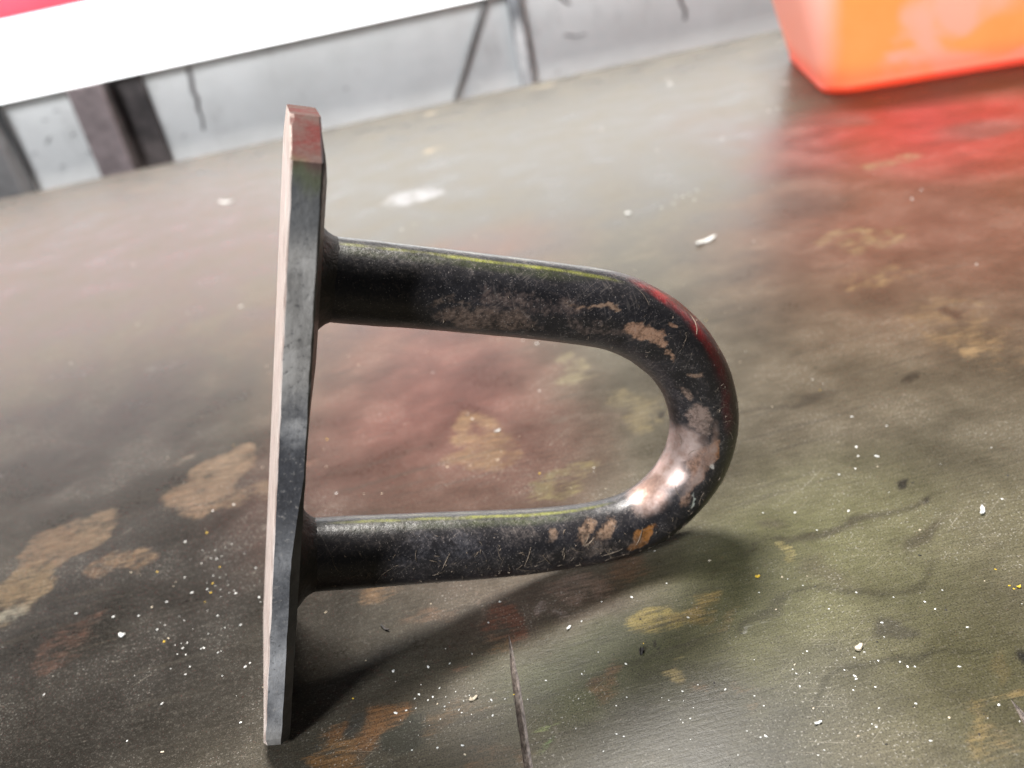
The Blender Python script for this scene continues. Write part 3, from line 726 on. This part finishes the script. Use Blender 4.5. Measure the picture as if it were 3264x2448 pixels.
def plate_material():
    m = NT('dusty_black_plate'); P = m.coords()
    sep = m.node('ShaderNodeSeparateXYZ'); m.put(sep.inputs[0], P)
    x, y, z = sep.outputs
    geo = m.node('ShaderNodeNewGeometry')
    vt = m.node('ShaderNodeVectorTransform', vector_type='NORMAL', convert_from='WORLD', convert_to='OBJECT'); m.put(vt.inputs[0], geo.outputs['True Normal'])
    ns = m.node('ShaderNodeSeparateXYZ'); m.put(ns.inputs[0], vt.outputs[0])
    mid = m.noise(P, 55, 5, .6); fine = m.noise(P, 800, 4, .7); md = m.noise(m.mapping(P, sc=(1, 1, .35)), 140, 4, .6)
    c = m.mix(m.ramp(mid, .34, .66), (.085, .088, .097), (.38, .38, .39))
    c = m.mix(m.ramp(m.math('ADD', z, m.math('MULTIPLY', m.math('SUBTRACT', mid, .5), .05)), .085, .110, 0, .8), c, m.mix(m.ramp(md, .35, .62), (.20, .185, .165), (.40, .375, .345)))
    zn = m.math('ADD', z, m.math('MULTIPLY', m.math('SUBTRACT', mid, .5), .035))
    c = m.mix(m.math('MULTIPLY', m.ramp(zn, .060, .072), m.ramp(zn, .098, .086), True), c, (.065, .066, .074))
    c = m.mix(m.ramp(fine, .54, .74, 0, .5), c, (.42, .39, .36))
    c = m.mix(m.ramp(fine, .46, .28, 0, .6), c, (.035, .036, .04))
    zz = m.math('ADD', z, m.math('MULTIPLY', m.math('SUBTRACT', md, .5), .012))
    c = m.mix(m.ramp(zz, .1330, .1410, 0, .75), c, (.075, .080, .085))
    c = m.mix(m.ramp(zz, .1450, .1495, 0, .75), c, (.095, .105, .052))
    c = m.mix(m.ramp(zz, .1488, .1545, 0, .9), c, m.mix(m.ramp(md, .35, .62), (.11, .016, .017), (.10, .055, .050)))
    c = m.mix(m.ramp(z, .012, .002, 0, .6), c, (.32, .30, .27))
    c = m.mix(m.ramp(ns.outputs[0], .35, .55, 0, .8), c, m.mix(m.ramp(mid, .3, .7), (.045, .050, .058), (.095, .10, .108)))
    # the far (wall side) face carries pale primer and dust
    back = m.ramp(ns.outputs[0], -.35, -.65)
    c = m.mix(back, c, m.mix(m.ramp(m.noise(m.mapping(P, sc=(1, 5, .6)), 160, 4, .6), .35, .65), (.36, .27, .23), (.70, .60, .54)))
    # rust brown face towards the ring
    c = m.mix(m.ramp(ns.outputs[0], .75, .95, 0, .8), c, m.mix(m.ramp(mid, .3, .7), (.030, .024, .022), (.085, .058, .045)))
    m.set(Base_Color=c, Roughness=m.math('ADD', m.ramp(fine, .3, .7, .36, .6), m.ramp(z, .148, .153, 0, .4), True), Specular_IOR_Level=m.ramp(z, .148, .153, .45, .12), Normal=m.bump(m.math('ADD', md, m.math('MULTIPLY', fine, .4)), .6, .0007))
    return m.mat
M_plate = plate_material()
def build_plate():
    secs = []
    zs = [0, .0008, .003, .006] + [.0085 + .0025 * i for i in range(55)] + [.1460, .1475, .1500, .1525, .1545, .1565, .1582, .1595, PL]
    for z in zs:
        w = PW / 2
        if z > .1520:                                               # clipped top corners
            t = (z - .1520) / (PL - .1520); w = PW / 2 - .0170 * t ** 1.1
        if z < .006: w -= .0016 * (1 - z / .006) ** 2
        e = .00035 if .001 < z < PL - .001 else .0009              # edge wear
        ch = .0024 * min(1, max(0, (.088 - z) / .030))             # worn chamfer along lower ring-side edge
        j = lambda s_: .00016 * noise.noise(Vector((z * 150, s_ * 3.7, 4.0))) + .00013 * noise.noise(Vector((z * 480, s_ * 3.7, 9.0)))
        c1 = max(.0006, ch)
        cr = .0016 * min(1, max(0, (z - .075) / .030)) * min(1, max(0, (PL - z) / .012))   # crowned towards the ring
        x1 = PT; y0, y1 = -w, w
        secs.append([(e + j(0), y0 + j(1), z), (x1 - c1 + j(2), y0 + j(3), z), (x1 - .0001 + j(4) * .6, y0 + c1 * .85 + j(5), z), (x1 + cr, y0 + .012, z), (x1 + cr, y1 - .012, z),
                     (x1, y1 - .0008, z), (x1 - .0008, y1, z), (.0008, y1, z), (0, y1 - .0008, z), (j(6) * .5, y0 + .010, z), (j(7), y0 + e * 1.3, z)])
    n = len(secs[0])
    v, f = loft(secs)
    f.append(tuple(range(n - 1, -1, -1))); f.append(tuple(len(v) - n + k for k in range(n)))
    o = mesh_obj('plate', v, f, M_plate, hook)
    o['label'] = 'upright flat plate, grey worn edge with a red and green painted tip'
    return o
build_plate()

def weld_mat():
    m = NT('rusty_weld'); P = m.coords()
    n = m.noise(P, 160, 5, .65); n2 = m.noise(P, 700, 3, .7)
    c = m.mix(m.ramp(n, .35, .65), (.014, .013, .014), (.040, .031, .027))
    c = m.mix(m.ramp(n2, .62, .78, 0, .5), c, (.15, .10, .06))
    m.set(Base_Color=c, Roughness=.62, Normal=m.bump(m.math('ADD', n, m.math('MULTIPLY', n2, .4)), .7, .0012)); return m.mat
M_weld = weld_mat()
def weld(zc, rbar, tilt):
    """flared fillet where the bar meets the plate"""
    rings = []
    NA = 36
    for x, r in ((PT - .0008, 1.52), (PT + .0005, 1.46), (PT + .0018, 1.31), (PT + .0030, 1.17), (PT + .0042, 1.07), (PT + .0054, 1.012), (PT + .0066, .985)):
        rg = []
        for k in range(NA):
            a = 2 * math.pi * k / NA
            j = 1 + .16 * noise.noise(Vector((math.cos(a) * 2.2, math.sin(a) * 2.2, zc * 90 + x * 120))) + .08 * noise.noise(Vector((math.cos(a) * 5, math.sin(a) * 5, zc * 50 + x * 400))) * (1 if x < PT + .007 else .3)
            j2 = 1 + .05 * math.sin(a * 15 + x * 500 + zc * 40) * (1 if PT < x < PT + .006 else 0)
            rr = rbar * (1 + (r - 1) * j * j2)
            rg.append((x, math.cos(a) * rr, zc + math.sin(a) * rr + tilt * (x - PT)))
        rings.append(rg)
    v, f = loft(rings)
    return mesh_obj('weld_bead', v, f, M_weld, hook, True)
weld(RC[0][1], RC[0][2], -.03); weld(RC[-1][1], RC[-1][2], .03)

# straw and fibre bits stuck on the bar: too many and too small to pick apart
def straw():
    rnd = random.Random(11)
    v, f = [], []
    S = [0]
    for i in range(1, len(path)): S.append(S[-1] + math.hypot(path[i][0] - path[i-1][0], path[i][1] - path[i-1][1]))
    tot = S[-1]
    def surf(s, an, lift):
        s = min(max(s, 0), tot - 1e-6)
        i = min(bisect_right(S, s) - 1, len(path) - 2)
        t = (s - S[i]) / (S[i+1] - S[i])
        x = path[i][0] * (1 - t) + path[i+1][0] * t; z = path[i][1] * (1 - t) + path[i+1][1] * t; r = path[i][2] * (1 - t) + path[i+1][2] * t + lift
        tx, tz = path[i+1][0] - path[i][0], path[i+1][1] - path[i][1]; l = math.hypot(tx, tz); tx /= l; tz /= l
        return Vector((x - tz * math.sin(an) * r, -math.cos(an) * r, z + tx * math.sin(an) * r))
    spots = []
    for _ in range(170): spots.append((tot * (1 - abs(rnd.gauss(.22, .10))), rnd.gauss(.15, .42)))
    for _ in range(70): spots.append((tot * rnd.uniform(.30, .62), rnd.gauss(.2, .5)))
    for _ in range(14): spots.append((tot * rnd.uniform(.12, .34), rnd.gauss(-.25, .35)))
    for s0, a0 in spots:
        a0 = max(-1.15, min(1.15, a0))
        L = rnd.choice((.0005, .0007, .0009, .0012, .0016, .0024, .0055)) * rnd.uniform(.6, 1.3); d = rnd.uniform(0, 2 * math.pi); w = rnd.uniform(.00004, .00016)
        bend = rnd.uniform(-.6, .6); K = 4
        base = len(v)
        for k in range(K + 1):
            t = k / K - .5
            dd = d + bend * t
            s_ = s0 + L * t * math.cos(dd); an = a0 + L * t * math.sin(dd) / .0103
            p = surf(s_, an, .00006 + .00022 * (1 - 4 * t * t) * rnd.uniform(.1, 1)); c = surf(s_, an, 0)
            q_ = surf(s_ - .0002 * math.sin(dd), an + .0002 * math.cos(dd) / .0103, .0001)
            side = (q_ - c).normalized() * w * (1 - 1.5 * abs(t)); upv = (p - c).normalized() * w * .7
            v += [p - side, p + upv, p + side]
        for k in range(K):
            b = base + k * 3
            for e in range(3): f.append((b + e, b + (e + 1) % 3, b + 3 + (e + 1) % 3, b + 3 + e))
    o = mesh_obj('straw_bits', v, f, simple_mat('dry_straw', (.30, .235, .175), .8, .35, 300, .2), hook)
    o['kind'] = 'stuff'; o['label'] = 'dry straw bits and fibres stuck to the bar'
straw()

# ------------------------------------------------------------------ paint chips on the bench
M_chip = simple_mat('white_paint_flake', (.70, .70, .67), .5, .08, 400, .3)
M_chipy = simple_mat('yellow_paint_flake', (.75, .50, .04), .5, .1, 400, .3)
M_chipp = simple_mat('cream_wood_chip', (.66, .56, .42), .7, .15, 400, .3)
M_chipd = simple_mat('dark_grit', (.03, .027, .025), .7, .2, 400, .3)
def flake(name, x, y, L, Wd, rot, curl, mat, label, seed):
    rnd = random.Random(seed)
    K = 7; v, f = [], []
    for i in range(K + 1):
        t = i / K - .5
        w = Wd * .5 * (max(0, 1 - (2 * abs(t)) ** 2.6) ** .5 * .85 + .12) * rnd.uniform(.8, 1.15)
        zc = curl * L * (4 * t * t) * .5 + .00025
        yy = .12 * L * math.sin(t * 3.0 + seed)
        th = min(.0006, Wd * .25)
        for (s_, h_) in ((-1, 0), (1, 0), (.75, th), (-.75, th)):
            v.append((t * L, yy + s_ * w, zc + h_ - (.0002 if abs(t) < .2 else 0)))
    for i in range(K):
        a, b = i * 4, i * 4 + 4
        for k in range(4): f.append((a + k, a + (k + 1) % 4, b + (k + 1) % 4, b + k))
    f.append((3, 2, 1, 0)); e = K * 4; f.append((e, e + 1, e + 2, e + 3))
    o = mesh_obj(name, v, f, mat, None)
    o.location = (x, y, 0.0001); o.rotation_euler.z = rot
    tag(o, label, 'chip', 'paint chips lying on the bench')
MATS = {'w': M_chip, 'y': M_chipy, 'c': M_chipp, 'd': M_chipd}
for i, (x, y, L, Wd, rot, mk, label) in enumerate([
    (0.1276, 0.4653, 0.01448, 0.00346, 0.68, 'w', 'curled white paint flake, the largest, on the bench between ring and tub'),
    (-0.2339, 0.8449, 0.01947, 0.00415, -0.311, 'w', 'white paint flake left of the plate near the back of the bench'),
    (-0.1439, 0.226, 0.00253, 0.00155, -0.29, 'w', 'white paint crumb alone on the dark area left of the plate'),
    (0.1299, 0.1966, 0.00414, 0.00138, 0.892, 'w', 'white paint crumb near the right border of the bench'),
    (0.0732, 0.1564, 0.00253, 0.00191, 0.158, 'c', 'round cream chip on the green area right of the saw cut'),
    (0.0543, 0.1371, 0.00193, 0.00077, -0.15, 'w', 'small white flake near the bottom, right of the ring'),
    (0.0584, 0.1894, 0.00144, 0.00108, -0.315, 'y', 'bright yellow paint crumb beside the shadow of the ring'),
    (0.0011, 0.1853, 0.00187, 0.0008, 0.816, 'w', 'tiny slanted white flake under the ring shadow'),
    (0.0994, 0.5457, 0.00406, 0.00275, -0.659, 'w', 'small white crumb left of the largest paint flake'),
    (-0.01, 0.3039, 0.00256, 0.00115, 0.569, 'w', 'white flake inside the ring beside the brown patch'),
    (-0.0539, 0.2021, 0.00428, 0.00086, -0.67, 'd', 'dark splinter below the lower bar near the plate'),
    (0.1211, 0.1649, 0.00121, 0.00074, 0.159, 'y', 'ochre paint crumb at the right border'),
    (0.0191, 0.1709, 0.00127, 0.00254, -0.284, 'd', 'dark grit lump under the yellow worn patch'),
    (-0.0283, 0.1672, 0.00249, 0.00113, 0.061, 'c', 'pale curled wood shaving left of the long saw cut'),
]):
    flake('paint_chip' if mk != 'd' else 'dark_splinter', x, y, L, Wd, rot, .10, MATS[mk], label, i * 7 + 3)

def crumbs(name, mat, spots, label, seed):
    rnd = random.Random(seed)
    v, f = [], []
    for x, y, r in spots:
        b = len(v); a0 = rnd.uniform(0, 6.28); el = rnd.uniform(1, 1.9); n = 5
        for k in range(n):
            a = a0 + 2 * math.pi * k / n; rr = r * rnd.uniform(.7, 1.2)
            px, py = math.cos(a) * rr * el, math.sin(a) * rr
            v.append((x + px * math.cos(a0) - py * math.sin(a0), y + px * math.sin(a0) + py * math.cos(a0), .00004))
        v.append((x + rnd.uniform(-.2, .2) * r, y + rnd.uniform(-.2, .2) * r, r * rnd.uniform(.5, 1.0)))
        for k in range(n): f.append((b + k, b + (k + 1) % n, b + n))
        f.append(tuple(b + k for k in range(n - 1, -1, -1)))
    o = mesh_obj(name, v, f, mat)
    tag(o, label, 'dust', kind='stuff')
rnd = random.Random(21)
FIXED = [
    (-0.1608, 0.5295, 0.00094, 'w'),
    (-0.0557, 0.6232, 0.00086, 'w'),
    (0.0037, 0.4732, 0.00051, 'w'),
    (-0.0362, 0.3718, 0.00042, 'w'),
    (0.237, 0.9502, 0.00153, 'w'),
    (0.2425, 0.9864, 0.00095, 'w'),
    (0.1357, 0.5599, 0.00058, 'w'),
    (0.1396, 0.5566, 0.00067, 'w'),
    (0.1449, 0.5583, 0.00058, 'w'),
    (0.1518, 0.5651, 0.00058, 'w'),
    (0.1441, 0.5446, 0.00056, 'w'),
    (0.1327, 0.8063, 0.0008, 'w'),
    (0.156, 0.6895, 0.00069, 'w'),
    (0.2597, 0.4731, 0.00066, 'w'),
    (0.248, 0.4616, 0.00065, 'w'),
    (0.267, 0.7391, 0.00097, 'w'),
    (0.2074, 0.6817, 0.00091, 'w'),
    (0.3196, 0.8311, 0.00134, 'w'),
    (0.3168, 0.8355, 0.00108, 'w'),
    (0.2756, 0.7401, 0.00097, 'w'),
    (0.1304, 0.5463, 0.00057, 'w'),
    (0.1123, 0.2413, 0.0004, 'w'),
    (0.1104, 0.236, 0.00039, 'w'),
    (0.1158, 0.2338, 0.00058, 'w'),
    (0.1065, 0.2296, 0.00029, 'w'),
    (0.1003, 0.2284, 0.00029, 'w'),
    (0.095, 0.2096, 0.00045, 'w'),
    (0.0797, 0.2142, 0.00036, 'w'),
    (0.0703, 0.2174, 0.00028, 'w'),
    (0.0824, 0.2039, 0.00026, 'w'),
    (0.1383, 0.1998, 0.00035, 'w'),
    (0.0964, 0.1669, 0.00031, 'w'),
    (0.0898, 0.1708, 0.00031, 'w'),
    (0.0827, 0.163, 0.0003, 'w'),
    (0.0709, 0.1538, 0.00026, 'w'),
    (0.0684, 0.1482, 0.00029, 'w'),
    (0.0816, 0.1476, 0.00029, 'w'),
    (0.0833, 0.1471, 0.00028, 'w'),
    (0.0549, 0.1543, 0.00022, 'w'),
    (0.0952, 0.1317, 0.00033, 'w'),
    (0.076, 0.1265, 0.00026, 'w'),
    (0.078, 0.1368, 0.00027, 'w'),
    (0.0665, 0.1329, 0.00027, 'w'),
    (0.0414, 0.1368, 0.00034, 'w'),
    (0.044, 0.1453, 0.00021, 'w'),
    (0.0815, 0.1753, 0.00028, 'w'),
    (0.0691, 0.1823, 0.00024, 'w'),
    (0.1028, 0.1695, 0.00023, 'w'),
    (0.1016, 0.1555, 0.00029, 'w'),
    (0.0976, 0.1637, 0.00023, 'w'),
    (0.0566, 0.1833, 0.00025, 'w'),
    (0.072, 0.1717, 0.00024, 'w'),
    (0.0162, 0.3789, 0.00056, 'w'),
    (0.01, 0.3861, 0.00043, 'w'),
    (-0.0198, 0.3188, 0.00037, 'w'),
    (0.0671, 0.3588, 0.00034, 'w'),
    (0.1176, 0.291, 0.00034, 'w'),
    (0.1193, 0.2599, 0.00031, 'w'),
    (0.1272, 0.2496, 0.0003, 'w'),
    (-0.1191, 0.2919, 0.00046, 'w'),
    (-0.1274, 0.2908, 0.00035, 'w'),
    (-0.1343, 0.2731, 0.00044, 'w'),
    (-0.1506, 0.2369, 0.0004, 'w'),
    (-0.1409, 0.2344, 0.0004, 'w'),
    (-0.1324, 0.2387, 0.0004, 'w'),
    (-0.1319, 0.225, 0.00038, 'w'),
    (-0.1116, 0.2254, 0.00038, 'w'),
    (-0.1024, 0.2183, 0.00047, 'w'),
    (-0.113, 0.2111, 0.00037, 'w'),
    (-0.1203, 0.2132, 0.00028, 'w'),
    (-0.1659, 0.2433, 0.00031, 'w'),
    (-0.1626, 0.2058, 0.00027, 'w'),
    (-0.121, 0.1908, 0.00034, 'w'),
    (-0.0947, 0.177, 0.00032, 'w'),
    (-0.1041, 0.1969, 0.00026, 'w'),
    (-0.0983, 0.2303, 0.00039, 'w'),
    (-0.088, 0.2037, 0.00027, 'w'),
    (-0.128, 0.1793, 0.00033, 'w'),
    (-0.1158, 0.204, 0.00027, 'w'),
    (-0.1239, 0.2408, 0.0003, 'w'),
    (-0.0973, 0.1987, 0.00035, 'w'),
    (-0.0961, 0.1999, 0.00026, 'w'),
    (-0.0179, 0.2028, 0.00035, 'w'),
    (-0.0221, 0.1949, 0.0003, 'w'),
    (-0.0407, 0.1825, 0.00033, 'w'),
    (-0.0509, 0.1837, 0.00041, 'w'),
    (-0.0434, 0.173, 0.00032, 'w'),
    (-0.0409, 0.1703, 0.00024, 'w'),
    (-0.0235, 0.1656, 0.00031, 'w'),
    (-0.0235, 0.1604, 0.0003, 'w'),
    (-0.0499, 0.1683, 0.00039, 'w'),
    (-0.0453, 0.155, 0.0003, 'w'),
    (-0.0386, 0.154, 0.0003, 'w'),
    (-0.032, 0.153, 0.00037, 'w'),
    (-0.0081, 0.1682, 0.00023, 'w'),
    (0.0123, 0.1933, 0.00026, 'w'),
    (0.0213, 0.1925, 0.00034, 'w'),
    (0.0325, 0.1951, 0.00026, 'w'),
    (-0.1164, 0.2521, 0.00034, 'y'),
    (-0.1171, 0.2435, 0.00033, 'y'),
    (-0.1409, 0.2576, 0.00026, 'y'),
    (-0.1168, 0.2385, 0.00032, 'y'),
    (0.1193, 0.1661, 0.00031, 'y'),
    (0.1197, 0.1647, 0.00025, 'y'),
    (0.1196, 0.1728, 0.00025, 'y'),
    (0.0203, 0.1737, 0.00019, 'y'),
    (-0.0173, 0.1658, 0.00019, 'y'),
]
white = [(x, y, r) for x, y, r, k in FIXED if k == 'w']; yellow = [(x, y, r) for x, y, r, k in FIXED if k == 'y']
for _ in range(170):                                                # evenly strewn, a little larger than life further back only because coarse bits show there
    y = .11 + 1.0 * rnd.random() ** 2.2; x = rnd.uniform(-.14 - .48 * y, .10 + .50 * y)
    white.append((x, y, .00010 + .00034 * rnd.random() ** 4 + .00055 * y * rnd.random() ** 2))
for cxx, cyy, sd, k in [
    (-0.1188, 0.2595, 0.0048, 18),
    (-0.1135, 0.2423, 0.0049, 12),
    (-0.1167, 0.2204, 0.0137, 26),
    (0.1409, 0.5555, 0.008, 10),
    (0.0319, 0.1407, 0.0135, 22),
    (0.0097, 0.1494, 0.0128, 16),
    (-0.0337, 0.1703, 0.0076, 30),
    (0.068, 0.1515, 0.007, 14),
]:
    for _ in range(k): white.append((rnd.gauss(cxx, sd), rnd.gauss(cyy, sd), rnd.uniform(.00008, .00028)))
cream = [(rnd.uniform(-.16, .12), .115 + .35 * rnd.random() ** 1.5, rnd.uniform(.00014, .00036)) for _ in range(120)]
dark = [(rnd.uniform(-.18, .20), .115 + .4 * rnd.random() ** 1.4, rnd.uniform(.00015, .0004)) for _ in range(120)]
for _ in range(14): yellow.append((rnd.uniform(-.16, .13), .115 + .25 * rnd.random(), rnd.uniform(.00016, .0004)))
crumbs('white_paint_dust', M_chip, white, 'white paint specks strewn over the bench', 1)
crumbs('cream_dust', M_chipp, cream, 'cream wood dust specks strewn over the bench', 2)
crumbs('dark_grit', M_chipd, dark, 'dark grit specks strewn over the bench', 3)
crumbs('yellow_paint_dust', M_chipy, yellow, 'yellow paint specks strewn over the bench', 4)
